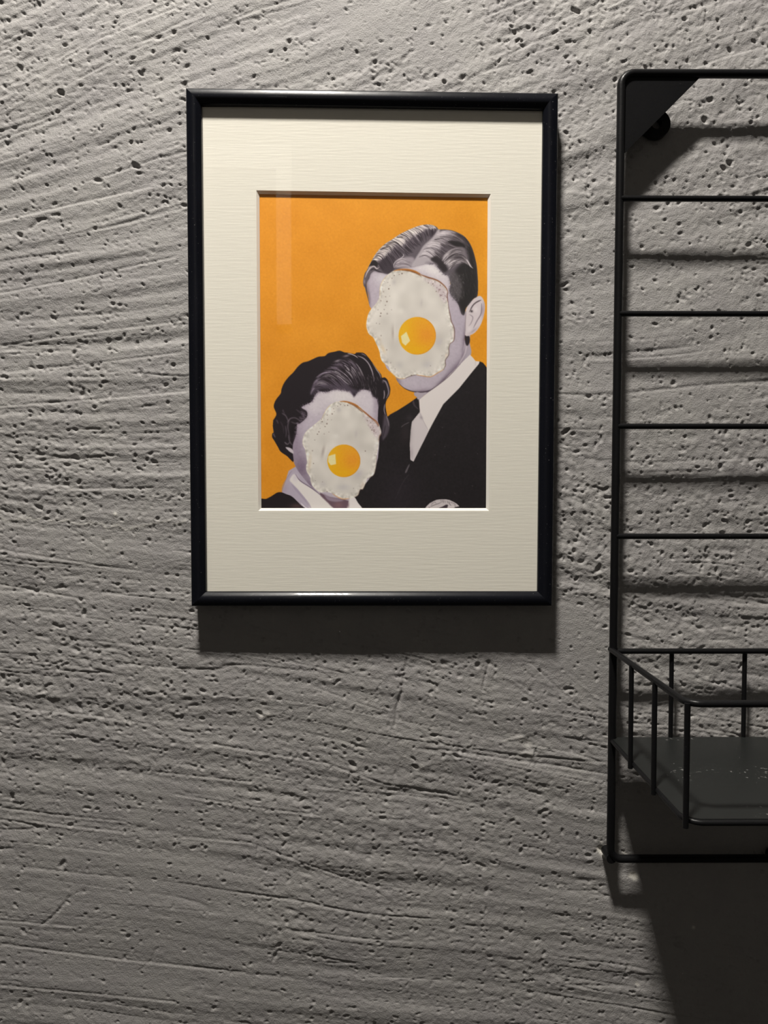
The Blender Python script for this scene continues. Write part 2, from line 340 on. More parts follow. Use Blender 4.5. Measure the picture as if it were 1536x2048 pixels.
def egg(c, E, sc, outline, rim, holes, tint, yolk, yr, hi, dents, seed):
    full = c.full(E(*outline))
    c.poly(E(*outline), (211, 206, 199))
    c.noise(5, 7, seed, full); 
    edge = full*(1-np.clip((blur(full, 9)-.62)/.36, 0, 1))          # lacy, bubbly border of the white
    n1 = blur(np.random.default_rng(seed+1).normal(0, 1, full.shape), 1.7); n1 /= n1.std()
    c.a += (edge*n1*13)[..., None]*np.array([1, 1, 1.02])
    e2 = full*(1-np.clip((blur(full, 3.0)-.5)/.4, 0, 1)); c.a += (e2*9)[..., None]*np.array([1., .9, .4])
    tm = c.full(E(*tint), 2.5)*full
    c.a += (np.array([196, 178, 188])-c.a)*(tm*.55)[..., None]
    n2 = blur(np.random.default_rng(seed+2).normal(0, 1, full.shape), 1.0); n2 /= n2.std()
    c.a -= (np.clip(n2-1.0, 0, 2)*tm*48)[..., None]*np.array([.8, 1, .95])
    c.a += (np.clip(-n2-.9, 0, 2)*tm*14)[..., None]
    for x, y, rx, ry, rot, col, al in dents: c.blob(E(x, y)[0], rx/sc, ry/sc, col, al, rot, full)
    for x, y, r, k in holes:
        col = [(84, 62, 52), (150, 138, 132), (120, 98, 88)][k]
        p = E(x, y)[0]; c.blob((p[0]+.4, p[1]+.7), r/sc*1.5, r/sc*1.5, (232, 228, 222), .5, 0, full)
        c.blob(p, max(.85, r/sc), max(.85, r/sc*1.1), col, .95, .3, full)
    for pts, w0, w1, col, al in rim: c.stroke(E(*pts), w0, w1, col, al, None, .9)
    (yx, yy), = E(*yolk); R = yr/sc
    c.blob((yx, yy), R*1.12, R*1.12, (196, 190, 186), .55, 0, full)
    ym = c.full([(yx+R*np.cos(a), yy+R*np.sin(a)) for a in np.linspace(0, 2*np.pi, 28)[:-1]])
    c.poly([(yx+R*np.cos(a), yy+R*np.sin(a)) for a in np.linspace(0, 2*np.pi, 28)[:-1]], (230, 170, 20))
    c.blob((yx+R*.55, yy-R*.1), R*.8, R*.9, (226, 146, 44), .85, 0, ym)
    c.blob((yx+R*.25, yy-R*.62), R*.7, R*.3, (232, 160, 40), .7, .3, ym)
    c.blob((yx-R*.72, yy-R*.2), R*.25, R*.6, (236, 178, 36), .7, .1, ym)
    c.blob((yx-R*.1, yy+R*.75), R*.6, R*.25, (236, 172, 18), .7, 0, ym)
    c.stroke([(yx+R*.98*np.cos(a), yy+R*.98*np.sin(a)) for a in np.linspace(-1.5, 1.9, 14)], 1.2, 1.2, (196, 120, 34), .55, ym, 1.)
    c.poly(E(*hi), (247, 220, 168), .35, .95, ym, False)
    c.a += (ym*blur(np.random.default_rng(seed+7).normal(0, 1, full.shape), .7)*5)[..., None]

def paint_print():
    c = Canvas()
    M, W, J = T(700, 430, 5.12), T(510, 680, 5.12), T(780, 690, 6.024)
    H1, H2, E1 = T(720, 440, 9.6), T(850, 440, 10.24), T(725, 530, 8.084)
    L1, L2, L3, E2, P = T(535, 690, 9.309), T(660, 690, 10.24), T(535, 810, 9.757), T(595, 790, 8.533), T(840, 980, 17.07)
    yy, xx = np.mgrid[0:c.h, 0:c.w]
    c.a[:] = (219, 146, 27)
    c.a += (np.array([0, -3., 5.]))*(1-xx/c.w)[..., None]
    c.noise(1.6, 1.0, 11, np.ones((c.h, c.w))); c.noise(2, 14, 12, np.ones((c.h, c.w)))
    for x, y in ((827, 441), (959, 691), (555, 780), (584, 634), (930, 455), (650, 500), (539, 938), (575, 932)): c.blob((x, y), 1, 1, (186, 116, 28), .6)
    # ---- man: suit, neck, face
    suit = J(0,820, 100,765, 180,715, 270,655, 330,612, 400,640, 900,300, 1030,262, 1080,185, 1120,200, 1150,235, 1172,270)+[(976,1020),(690,1020),(700,960),(735,880),(752,856)]
    suit += [(766,838)]
    c.poly(suit, (27, 23, 26), smooth=False); sm = c.full(suit, smooth=False)
    c.blob((800, 985), 45, 60, (37, 31, 37), .8, 0, sm); c.noise(1.6, 1.1, 21, sm)
    c.poly(M(1160,1300, 1180,1240, 1230,1200, 1228,1300, 1240,1420, 1140,1540, 1000,1660, 860,1790, 690,1850, 670,1790, 900,1700), (168,158,170))
    c.blob(M(1150,1450)[0], 4, 16, (120,106,122), .8, .35); c.stroke(M(1205,1250, 1180,1400, 1120,1510), 3.5, 3, (196,186,194), .7)
    face = M(185,640, 172,720, 190,820, 205,930, 320,1100, 350,1500, 455,1630, 485,1690, 545,1752, 620,1785, 690,1800, 800,1790, 900,1735, 1000,1655, 1085,1560, 1140,1450, 1165,1330, 1182,1200, 1190,1000, 1120,860, 1040,740, 1000,560, 900,480, 650,480, 430,540, 230,560)
    c.poly(face, (182, 172, 184)); fm = c.full(face)
    c.blob(M(860,560)[0], 42, 16, (224, 219, 219), 1, .5, fm); c.blob(M(700,500)[0], 30, 14, (218,212,214), .9, .2, fm)
    c.blob(M(960,700)[0], 12, 26, (210,202,208), .8, -.4, fm)
    c.blob(M(330,640)[0], 18, 15, (205,199,205), .9, .3, fm); c.blob(M(190,820)[0], 4, 26, (128,114,130), .9, -.1, fm)
    c.blob(M(1120,1130)[0], 14, 30, (176,166,180), .8, 0, fm); c.blob(M(1185,1250)[0], 6, 46, (112,98,114), .85, .12, fm)
    c.blob(M(1110,1560)[0], 12, 34, (110,96,112), .9, .75, fm); c.blob(M(700,1815)[0], 40, 7, (96,82,96), .9, -.12, fm)
    c.blob(M(640,1700)[0], 26, 9, (186,177,188), .8, -.1, fm); c.blob(M(480,1680)[0], 6, 12, (120,106,120), .8, -.6, fm)
    c.blob(M(960,1690)[0], 30, 6, (90,76,90), .9, -.75, fm)
    c.noise(2, 1.2, 31, fm)
    c.stroke(M(500,1712, 560,1762, 640,1792, 740,1800, 840,1775, 960,1690, 1080,1580), 1.3, 3.2, (60,48,58), .9)
    c.poly(J(315,552, 380,562, 440,555, 410,595, 345,645, 320,610), (172,162,172))
    # shirt, tie
    shirt = J(965,104, 1000,140, 1032,180, 1080,186, 1072,215, 1032,262, 1000,300, 830,510, 640,700, 540,880, 470,1010, 370,1210, 280,1392, 243,1372, 236,1180, 246,1020, 262,910, 356,795, 348,720, 340,650, 420,588, 520,508, 650,408, 760,300, 890,175)
    c.poly(shirt, (220, 213, 211), smooth=False)
    sh = c.full(shirt, smooth=False)
    c.poly(J(356,795, 262,910, 246,1020, 236,1180, 243,1372, 280,1392, 370,1210, 455,1040, 400,900), (205,197,199), .8, 1, sh)
    c.blob(J(375,860)[0], 4, 3, (160,150,156), .8, 1, sh); c.blob(J(255,1290)[0], 4, 14, (176,166,172), .8, 0, sh)
    c.stroke(J(356,795, 395,890, 460,1015), .9, .9, (168,158,164), .8, sh)
    c.stroke(J(1032,180, 1030,240), 2, 1, (190,178,182), .6, sh)
    c.stroke(J(440,560, 560,480, 700,370, 850,215), 1.8, 1.2, (84,70,82), .8)
    c.stroke(J(278,655, 292,710, 345,762), 4.5, 2, (66,58,64), .9); c.stroke(J(345,640, 348,720, 356,790), 1.5, 1.2, (22,17,20), 1)
    c.stroke(J(132,975, 170,945, 230,915), 1.6, 1.4, (112,106,114), .9); c.stroke(J(183,1530, 205,1480, 232,1425), 4, 2.4, (98,92,98), .9)
    c.stroke(J(225,1545, 150,1650, 60,1850), 1.4, 1, (58,52,58), .8); c.blob(J(230,860)[0], 7, 7, (52,46,50), .7)
    c.blob(J(180,1050)[0], 10, 22, (42,35,38), .8)
    for x, y in ((660,1210),(1052,1298),(630,980),(780,1780),(540,1310),(990,1690)): c.blob(J(x, y)[0], .8, .8, (120,112,116), .8)
    # ear
    c.poly(M(1180,1220, 1222,1232, 1228,1290, 1200,1330, 1180,1290), (40,32,36), .6)
    ear = M(1188,965, 1240,880, 1310,828, 1350,832, 1380,890, 1384,960, 1365,1050, 1335,1125, 1290,1185, 1240,1218, 1182,1222, 1178,1100)
    c.poly(ear, (206,196,200)); em = c.full(ear)
    c.blob(M(1368,960)[0], 3, 20, (160,146,158), .8, .1, em); c.blob(M(1260,1180)[0], 12, 3, (168,156,164), .8, -.6, em)
    c.stroke(M(1225,985, 1260,920, 1300,885, 1345,865), 2.2, 2.6, (70,56,62), .9, em); c.blob(M(1248,978)[0], 2.6, 2.4, (40,30,34), 1, 0, em)
    c.stroke(M(1350,900, 1345,1000, 1300,1080, 1265,1150), 3.2, 1.6, (128,114,124), .8, em); c.stroke(M(1225,1010, 1260,1040, 1240,1100, 1215,1130), 2.2, 1.2, (140,126,136), .75, em)
    c.blob(M(1290,960)[0], 5, 6, (222,214,216), .8, 0, em); c.blob(M(1225,1160)[0], 5, 8, (216,208,210), .8, 0, em)
    c.stroke(M(1190,975, 1182,1100, 1180,1210), 1.4, 1.4, (120,106,116), .8)
    # man's hair
    hair = M(140,715, 134,665, 150,590)+H1(130,950, 190,830, 240,740, 300,640, 380,540, 480,450, 620,362, 760,272, 880,210, 1000,160, 1130,112, 1250,90, 1380,95, 1470,130, 1515,180)+\
        H2(330,192, 430,195, 560,215, 700,270, 820,345, 920,470, 990,620, 1040,800, 1070,960, 1085,1150, 1092,1300, 1080,1540, 1000,1600, 900,1720, 840,1800, 805,1930, 745,1900, 700,1750, 650,1660, 560,1560, 500,1430, 530,1330, 505,1200, 470,1120, 400,1100, 335,1040, 270,965, 200,900, 60,880)+\
        H1(1000,890, 820,905, 650,965, 540,1022, 430,1000, 350,985, 270,965, 205,1020, 180,1100)+M(172,690, 182,800, 200,900, 170,800, 152,730)
    hm = c.full(hair); c.a += (np.array([120, 108, 122])-c.a)*(blur(hm, 2.6)*fm*.8)[..., None]
    c.poly(hair, (92, 84, 92), .35)
    c.poly(H2(600,300, 820,350, 920,470, 1000,640, 1060,900, 1092,1300, 1080,1540, 900,1720, 800,1930, 640,1600, 560,1450, 560,1180, 640,1000, 760,880, 900,820, 860,600, 700,430), (34, 31, 32), 2.5, 1, hm)
    c.poly(H2(480,1080, 640,1060, 740,1250, 760,1450, 700,1620, 560,1540, 500,1400), (92,86,90), 3, .8, hm)
    r0 = c.rng
    for _ in range(170):
        x, y = r0.uniform(520, 800), r0.uniform(1080, 1640); k = r0.choice([45, 70, 105, 130])
        c.stroke(H2(x, y, x+r0.uniform(-10, 30), y+r0.uniform(15, 60)), 1.1, .6, (k+4, k, k+2), .5, hm)
    for _ in range(60):
        x, y = r0.uniform(820, 1060), r0.uniform(600, 1500); k = r0.choice([18, 24, 56, 66])
        c.stroke(H2(x, y, x+20, y+r0.uniform(30, 120)), 1.3, .6, (k, k, k), .5, hm)
    GL = [H1(*g) for g in ((150,900, 200,840, 290,850, 360,900), (180,860, 280,780, 360,850, 420,960), (280,680, 380,660, 480,780, 560,930), (390,560, 520,540, 640,680, 740,830), (520,440, 680,430, 820,560, 920,700),
          (640,380, 730,420, 860,560, 1010,650), (760,285, 900,330, 970,420, 1090,560), (880,215, 960,270, 1070,400, 1180,500), (1020,155, 1120,200, 1210,330, 1240,430), (1200,105, 1300,160, 1340,280, 1340,360), (1400,105, 1460,160, 1460,230, 1430,280))]
    GL = [[(2*g[0][0]-g[1][0]*.6-g[0][0]*.4, 2*g[0][1]-g[1][1]*.6-g[0][1]*.4)]+g for g in GL]
    c.strands(GL, 300, (.04, .16), (.42, .56), [(226,217,215), (206,197,198), (238,231,226)], 2.6, .85, hm)
    c.strands(GL, 230, (.5, .64), (.78, .98), [(50,42,50), (66,57,66), (40,33,40)], 2.6, .8, hm)
    c.strands(GL, 60, (.36, .5), (.6, .9), [(178,168,176), (140,130,140)], 1.1, .7, hm)
    c.strands(GL, 80, (.05, .15), (.35, .62), [(44,36,40), (60,50,56)], 1.0, .8, hm)
    for g in ((620,390, 700,420, 800,520, 900,590), (385,560, 470,540, 550,560), (290,680, 370,670, 430,710), (500,490, 560,490, 610,540), (700,330, 780,320, 830,330)): c.stroke(H1(*g), 1.8, 1, (30,24,28), .9, hm)
    c.poly(H1(390,780, 500,730, 640,840, 650,940, 560,1010, 420,960), (48,40,48), 1.2, .75, hm)
    c.poly(H1(170,870, 230,760, 300,760, 345,830, 330,870, 250,850), (26,20,23), .5, .95, hm)
    c.stroke(H1(100,1080, 140,980, 200,900, 270,870, 320,915, 370,890), 2.4, 2, (206,196,198), .9, hm)
    c.stroke(H1(200,950, 260,920, 320,950, 420,985), 3, 1.5, (40,33,38), .9, hm); c.stroke(H1(110,1100, 150,1020, 190,970), 1.3, 1, (100,90,98), .8, hm)
    c.stroke(M(150,690, 165,740, 185,840), 1.6, .8, (60,50,58), .9, hm); c.blob(M(146,670)[0], 2, 5, (150,140,150), .8, 0, hm)
    GM = [H1(*g) for g in ((690,760, 800,730, 900,760, 1000,800), (680,820, 800,780, 900,800, 990,850), (670,900, 780,860, 880,860, 980,890))]
    c.poly(H1(660,880, 760,740, 900,700, 1040,720, 1020,890, 820,905), (160,151,159), 1.5, .9, hm)
    c.strands(GM, 60, (0, .4), (.5, 1), [(205,197,203), (84,75,84), (190,181,188), (110,100,108)], 1.3, .8, hm)
    c.stroke(H1(835,640, 835,680, 760,740, 690,780, 650,840, 655,900), 1.8, 1.4, (196,188,194), .9, hm)
    # right of the parting
    c.poly(H1(1500,190, 1400,330, 1230,480, 1150,600, 1060,740, 1000,890, 1200,880, 1300,900, 1536,800, 1536,200), (176,168,174), 1., .95, hm)
    GR = [H2(*g) for g in ((290,205, 430,215, 600,250, 780,350, 930,540), (240,300, 400,265, 600,310, 770,400, 910,590), (210,360, 400,320, 600,350, 740,430, 880,600), (180,400, 350,385, 480,450, 620,500, 780,560), (60,480, 250,440, 420,520, 540,570, 660,590),
          (0,560, 150,540, 300,600, 400,680, 470,730), (-60,640, 60,610, 170,690, 290,790, 350,900), (-120,760, 0,720, 100,790, 210,880, 300,970))]
    c.strands(GR, 130, (0, .2), (.35, .65), [(206,198,203), (178,169,176), (226,219,222)], 1.9, .82, hm)
    c.strands(GR, 130, (.45, .7), (.8, 1), [(48,42,46), (70,62,68), (100,92,98)], 2.0, .75, hm)
    c.strands(GR, 80, (0, .5), (.5, 1), [(60,52,58), (90,82,88), (150,142,148)], .9, .75, hm)
    c.poly(H2(470,440, 560,425, 680,440, 800,490, 830,560, 720,555, 600,520, 540,480), (24,20,22), 1., .9, hm)
    c.poly(H2(120,800, 230,720, 330,780, 400,860, 470,1000, 400,1060, 320,1000, 240,880), (36,30,33), 1.6, .9, hm)
    c.stroke(H2(200,400, 290,380, 390,378), 2, 1, (40,33,38), .9, hm)
    c.poly(H2(0,880, 60,830, 160,860, 260,960, 200,900), (140,131,138), 1.5, .7, hm)
    GF = [H2(*g) for g in ((340,790, 450,670, 600,575, 800,550), (380,860, 500,730, 640,660, 830,720), (400,900, 540,760, 690,720, 860,800, 920,930), (450,920, 600,800, 760,790, 890,880, 990,990), (480,960, 620,860, 720,830, 800,850), (500,1020, 580,940, 680,890, 740,880))]
    c.poly(H2(350,780, 470,660, 620,570, 790,560, 860,740, 960,960, 860,880, 720,870, 520,1000, 430,900), (120,112,118), 1.5, .85, hm)
    c.strands(GF, 85, (0, .3), (.5, 1), [(214,206,210), (190,181,186), (226,219,220)], 1.5, .85, hm)
    c.strands(GF, 60, (0, .5), (.5, 1), [(44,38,42), (72,64,70)], 1.1, .85, hm)
    c.stroke(H2(860,800, 900,870, 930,930, 990,985), 2.6, 1.4, (204,196,200), .95, hm)
    # ---- woman
    wf = W(400,620, 470,520, 600,430, 900,420, 1260,480, 1275,860, 1230,1300, 1010,1600, 960,1650, 700,1610, 575,1500, 490,1400, 420,1300, 384,1180, 378,900, 410,760)
    c.poly(W(340,1330, 420,1280, 520,1400, 700,1560, 900,1600, 1010,1595, 1090,1745, 420,1745, 270,1560), (176,166,182), smooth=False)
    c.poly(wf, (186,176,188)); wm = c.full(wf)
    c.blob(W(900,560)[0], 60, 26, (217,211,213), 1, .05, wm); c.blob(W(1150,640)[0], 26, 34, (206,198,206), .9, 0, wm); c.blob(W(620,660)[0], 22, 20, (208,200,206), .9, -.5, wm)
    c.blob(W(420,1050)[0], 16, 40, (150,136,154), .9, 0, wm); c.blob(W(470,1300)[0], 20, 34, (124,108,128), 1, -.2, wm); c.blob(W(400,860)[0], 10, 20, (170,158,172), .9, .2, wm)
    c.blob(W(1235,640)[0], 6, 40, (166,154,168), .8, 0, wm); c.blob(W(560,1470)[0], 8, 14, (120,104,124), .8, -.6, wm)
    c.noise(2, 1.2, 41, wm)
    c.poly(W(660,1560, 760,1600, 960,1645, 950,1745, 720,1745, 690,1640), (104,82,94), .8); c.blob(W(850,1680)[0], 10, 7, (128,98,104), .8)
    c.poly(W(700,1565, 760,1600, 880,1628, 900,1640, 820,1650, 740,1630), (150,134,150), .8, .9)
    c.poly(W(965,1620, 1010,1598, 1050,1660, 1100,1745, 945,1745), (224,218,217), .4); c.blob(W(945,1680)[0], 3, 7, (110,86,98), .9)
    collar = L3(500,1330, 555,1370, 640,1480, 800,1580, 910,1650, 1122,1850, 1200,1930, 1290,2060, 880,2060, 750,1850, 600,1650, 480,1520, 425,1440)
    c.poly(collar, (222,216,213), .8); c.blob(L3(540,1400)[0], 6, 8, (206,198,206), .8)
    c.stroke(L3(470,1540, 600,1690, 760,1880, 840,2000), 5, 4, (160,148,168), .7); c.blob(L3(330,1620)[0], 6, 12, (166,152,170), .7, .3)
    c.stroke(L3(540,1330, 620,1450, 780,1560, 900,1640, 1010,1730), 1.4, 2, (96,78,98), .8); c.stroke(L3(470,1270, 420,1330, 300,1550, 280,1690), 1.6, 1.6, (150,136,156), .8)
    c.stroke(L3(640,1900, 720,1980, 770,2010), 1.6, 1.6, (226,220,222), .9)
    dress = L3(-160,1830, -40,1820, 60,1770, 120,1730, 190,1692, 270,1690, 350,1722, 450,1760, 540,1835, 640,1940, 750,2060, 300,2060, -160,2060)
    c.poly(dress, (27, 20, 25)); c.blob(L3(560,1960)[0], 14, 6, (74,54,56), .85, 0, c.full(dress))
    wh = L1(100,1370, 150,1290, 155,1230, 110,1120, 130,1030, 170,960, 240,870, 255,790, 300,680, 380,570, 480,470, 560,370, 650,297, 750,270, 850,225, 950,185, 1060,175, 1130,120, 1240,95, 1340,75, 1430,108)+\
        L2(330,122, 430,140, 500,152, 540,125, 620,123, 700,140, 780,220, 860,325, 960,470, 1040,570, 1062,640, 1115,634, 1170,680, 1212,790, 1232,880, 1212,1000, 1155,1100, 1135,1200, 1150,1340, 1172,1440, 1216,1540, 1216,1700, 1170,1830, 1110,1900, 1080,1955, 1005,1955, 1040,1800, 1020,1640, 978,1540, 980,1350, 985,1230, 955,1080, 870,1020, 840,930, 750,890, 640,885, 560,945, 490,1020, 430,940, 300,900, 150,875, 0,895)+\
        L1(1200,805, 1100,845, 960,835, 880,905, 820,1020, 700,1085, 625,1135, 720,1200, 735,1280, 700,1345, 600,1430)+L3(570,350, 562,480, 535,600, 490,740, 485,900, 500,1085, 430,1030, 370,970, 250,885, 200,800, 130,675, 84,600, 88,525, 112,500, 96,380, 105,280)
    hw = c.full(wh); c.a += (np.array([128, 114, 132])-c.a)*(blur(hw, 2.8)*wm*.85)[..., None]
    c.poly(wh, (28, 21, 27), .35)
    GW = [L1(*g) for g in ((790,960, 810,860, 870,780, 960,740, 1060,780), (790,780, 890,650, 1040,580, 1180,640, 1330,770), (870,610, 1000,510, 1150,480, 1300,560, 1480,760), (1040,440, 1200,440, 1350,520, 1500,640, 1600,800), (1150,345, 1280,340, 1420,430, 1545,560, 1660,790),
          (1280,270, 1400,280, 1536,380, 1650,560, 1760,800), (1420,195, 1560,225, 1690,360, 1790,560, 1860,800))]
    c.poly(L1(800,900, 860,680, 1010,510, 1180,460, 1350,560, 1560,760, 1700,840, 1560,880, 1350,800, 1180,790, 960,790), (84,74,88), 2.5, .8, hw)
    c.strands(GW, 170, (0, .4), (.5, .95), [(124,112,128), (98,87,102), (150,139,154)], 1.2, .7, hw)
    c.strands(GW, 150, (.2, .6), (.6, 1), [(30,22,29), (44,35,43), (22,16,21)], 1.7, .8, hw)
    c.strands(GW, 34, (.3, .55), (.6, .85), [(198,190,198), (176,166,176)], .9, .9, hw)
    for g in ((330,430, 390,490, 370,440), (290,380, 340,420, 385,465), (430,410, 490,470, 520,530), (140,590, 220,640, 300,720, 400,780), (90,500, 160,530, 220,580)): c.stroke(L2(*g), 1.4, .8, (208,200,208), .85, hw)
    c.blob(L2(150,290)[0], 7, 2.2, (150,140,150), .9, -.3, hw); c.blob(L2(330,190)[0], 7, 2.4, (142,130,138), .8, -.2, hw)
    c.stroke(L2(360,142, 440,158, 520,195, 570,235), 1.8, 1.2, (204,192,196), .95, hw); c.stroke(L2(560,190, 680,240, 780,340, 845,470, 885,600), 2.2, 2.6, (170,160,170), .85, hw)
    c.stroke(L2(640,150, 700,170, 760,230), 1.8, 1.2, (128,116,126), .9, hw); c.stroke(L2(860,340, 940,460, 1010,560, 1040,650), 2.2, 1.6, (166,155,163), .85, hw)
    c.stroke(L2(650,170, 780,240, 870,370, 945,490), 1.6, 1.4, (24,17,22), .9, hw); c.stroke(L2(860,560, 900,660, 890,720), 2.2, 1.4, (112,102,112), .8, hw)
    for _ in range(90):
        x, y = r0.uniform(560, 960), r0.uniform(560, 980); k = r0.choice([34, 52, 84, 106])
        c.stroke(L2(x, y, x+r0.uniform(0, 40), y+r0.uniform(40, 110)), 1, .6, (k+6, k, k+6), .6, hw)
    c.stroke(L2(1080,690, 1140,730, 1185,850, 1195,960, 1150,1060), 3.6, 2.2, (146,135,146), .85, hw); c.stroke(L2(1120,760, 1140,880, 1160,960, 1140,1040), 2, 1.2, (32,24,30), .9, hw)
    c.stroke(L2(1105,900, 1110,1000, 1095,1080), 2.6, 1.6, (160,147,154), .85, hw); c.blob(L2(1085,720)[0], 2.4, 3, (108,98,108), .8, 0, hw)
    c.poly(L2(1110,1380, 1170,1440, 1216,1540, 1210,1700, 1150,1850, 1080,1930, 1060,1800, 1080,1600), (82,74,84), 1.5, .85, hw); c.stroke(L2(1150,1420, 1190,1560, 1200,1640), 2.2, 1.4, (132,122,132), .8, hw)
    c.stroke(L2(1130,1620, 1110,1740, 1080,1860), 2, 1.4, (42,34,41), .8, hw); c.stroke(L2(1120,1180, 1105,1300, 1130,1400), 2.4, 2, (150,141,148), .8, hw)
    for g, k in (((280,130, 350,180, 400,290), 104), ((380,310, 440,235, 540,222, 640,290), 112), ((420,260, 390,380, 410,520, 440,640), 96), ((345,380, 360,500, 350,600), 84), ((170,260, 190,300, 200,330), 88), ((330,700, 380,740, 430,700), 122), ((300,60, 300,90, 330,130), 80),
                 ((460,300, 540,330, 600,310), 100), ((110,530, 120,560, 145,600), 120), ((400,560, 430,690, 480,760), 110), ((250,300, 300,400, 310,520), 56), ((560,60, 640,120, 700,150), 70)): c.stroke(L3(*g), 2.6, 1.4, (k+4, k-6, k+4), .8, hw, 1.2)
    c.blob(L3(478,480)[0], 5, 15, (20,14,19), 1, .08, hw); c.blob(L3(520,620)[0], 2.5, 9, (60,48,60), .8, .2, hw)
    c.poly(L3(345,800, 420,805, 485,850, 500,925, 430,890, 380,845), (196,186,194), .5)
    GT = [L1(*g) for g in ((600,1150, 680,1180, 740,1230), (600,1250, 680,1280, 750,1290), (560,1380, 640,1370, 720,1330))]
    c.strands(GT, 50, (0, .3), (.7, 1), [(60,48,60), (120,108,122), (36,28,35)], 1.3, .8)
    for path, n, dx, dy in ((L1(620,1130, 700,1085, 820,1020, 880,905, 960,835, 1100,845, 1200,805, 1350,800), 70, 3., 4.), (L2(150,875, 300,900, 430,940, 490,1020), 45, 3.5, 4.), (L2(490,1020, 560,945, 640,885, 750,890, 840,930, 870,1020, 955,1080, 985,1230), 60, -1., 4.), (L3(700,170, 720,240, 640,300, 570,350, 562,480, 535,600), 40, 3., .8)):
        pp = resample(path, 60)
        for _ in range(n):
            q = pp[r0.integers(60)]+r0.normal(0, .8, 2); k = r0.choice([60, 90, 120, 150]); f = r0.uniform(.6, 1.5)
            c.stroke([(q[0]-dx*f*.6, q[1]-dy*f*.6), (q[0]+dx*f*.5, q[1]+dy*f*.5)], 1.1, .5, (k+6, k-6, k+8), .55, None, .7)
    pp = resample(H2(60,880, 200,900, 270,965, 335,1040, 400,1100, 470,1120, 505,1200, 530,1330, 500,1430, 560,1560, 650,1660), 60)
    for _ in range(80):
        q = pp[r0.integers(60)]+r0.normal(0, .8, 2); k = r0.choice([60, 100, 140]); f = r0.uniform(.6, 1.4)
        c.stroke([(q[0]+2*f, q[1]-1.5*f), (q[0]-2.4*f, q[1]+1.5*f)], 1.0, .5, (k+4, k-4, k+6), .5, None, .7)
    # brooch at the lower edge
    br = P(150,625, 210,540, 320,430, 450,360, 560,312, 700,298, 880,298, 1000,320, 1150,390, 1250,452, 1335,540, 1200,562, 1150,600, 1000,630)
    c.poly(br, (196,188,190), smooth=False); bm = c.full(br, smooth=False)
    c.poly(P(620,640, 640,590, 760,545, 880,480, 950,490, 930,580, 900,610, 1150,600, 1180,640), (52,42,50), .3, .95, bm, False)
    for g, w, k in (((340,560, 420,520, 540,470, 640,440, 730,390), 1.1, 70), ((360,520, 420,440, 500,390, 540,450), 1.3, 120), ((290,560, 320,590), 1.6, 80), ((690,310, 720,380), .9, 90), ((740,310, 790,420), .9, 70), ((800,310, 810,400), .9, 90), ((860,340, 850,420), .8, 100), ((920,350, 950,440), 1, 80),
                    ((980,370, 1000,450, 1050,520), 1.2, 70), ((1030,400, 1120,430), .9, 90), ((1130,430, 1220,500), 1, 80), ((1180,500, 1190,560), 1, 70), ((620,560, 560,600), .8, 150), ((400,400, 380,450), .8, 140)): c.stroke(P(*g), w, w*.8, (k+8, k, k+4), .85, bm)
    c.poly(P(930,580, 940,540, 1100,520, 1190,540, 1150,590), (206,198,200), .3, .9, bm, False)
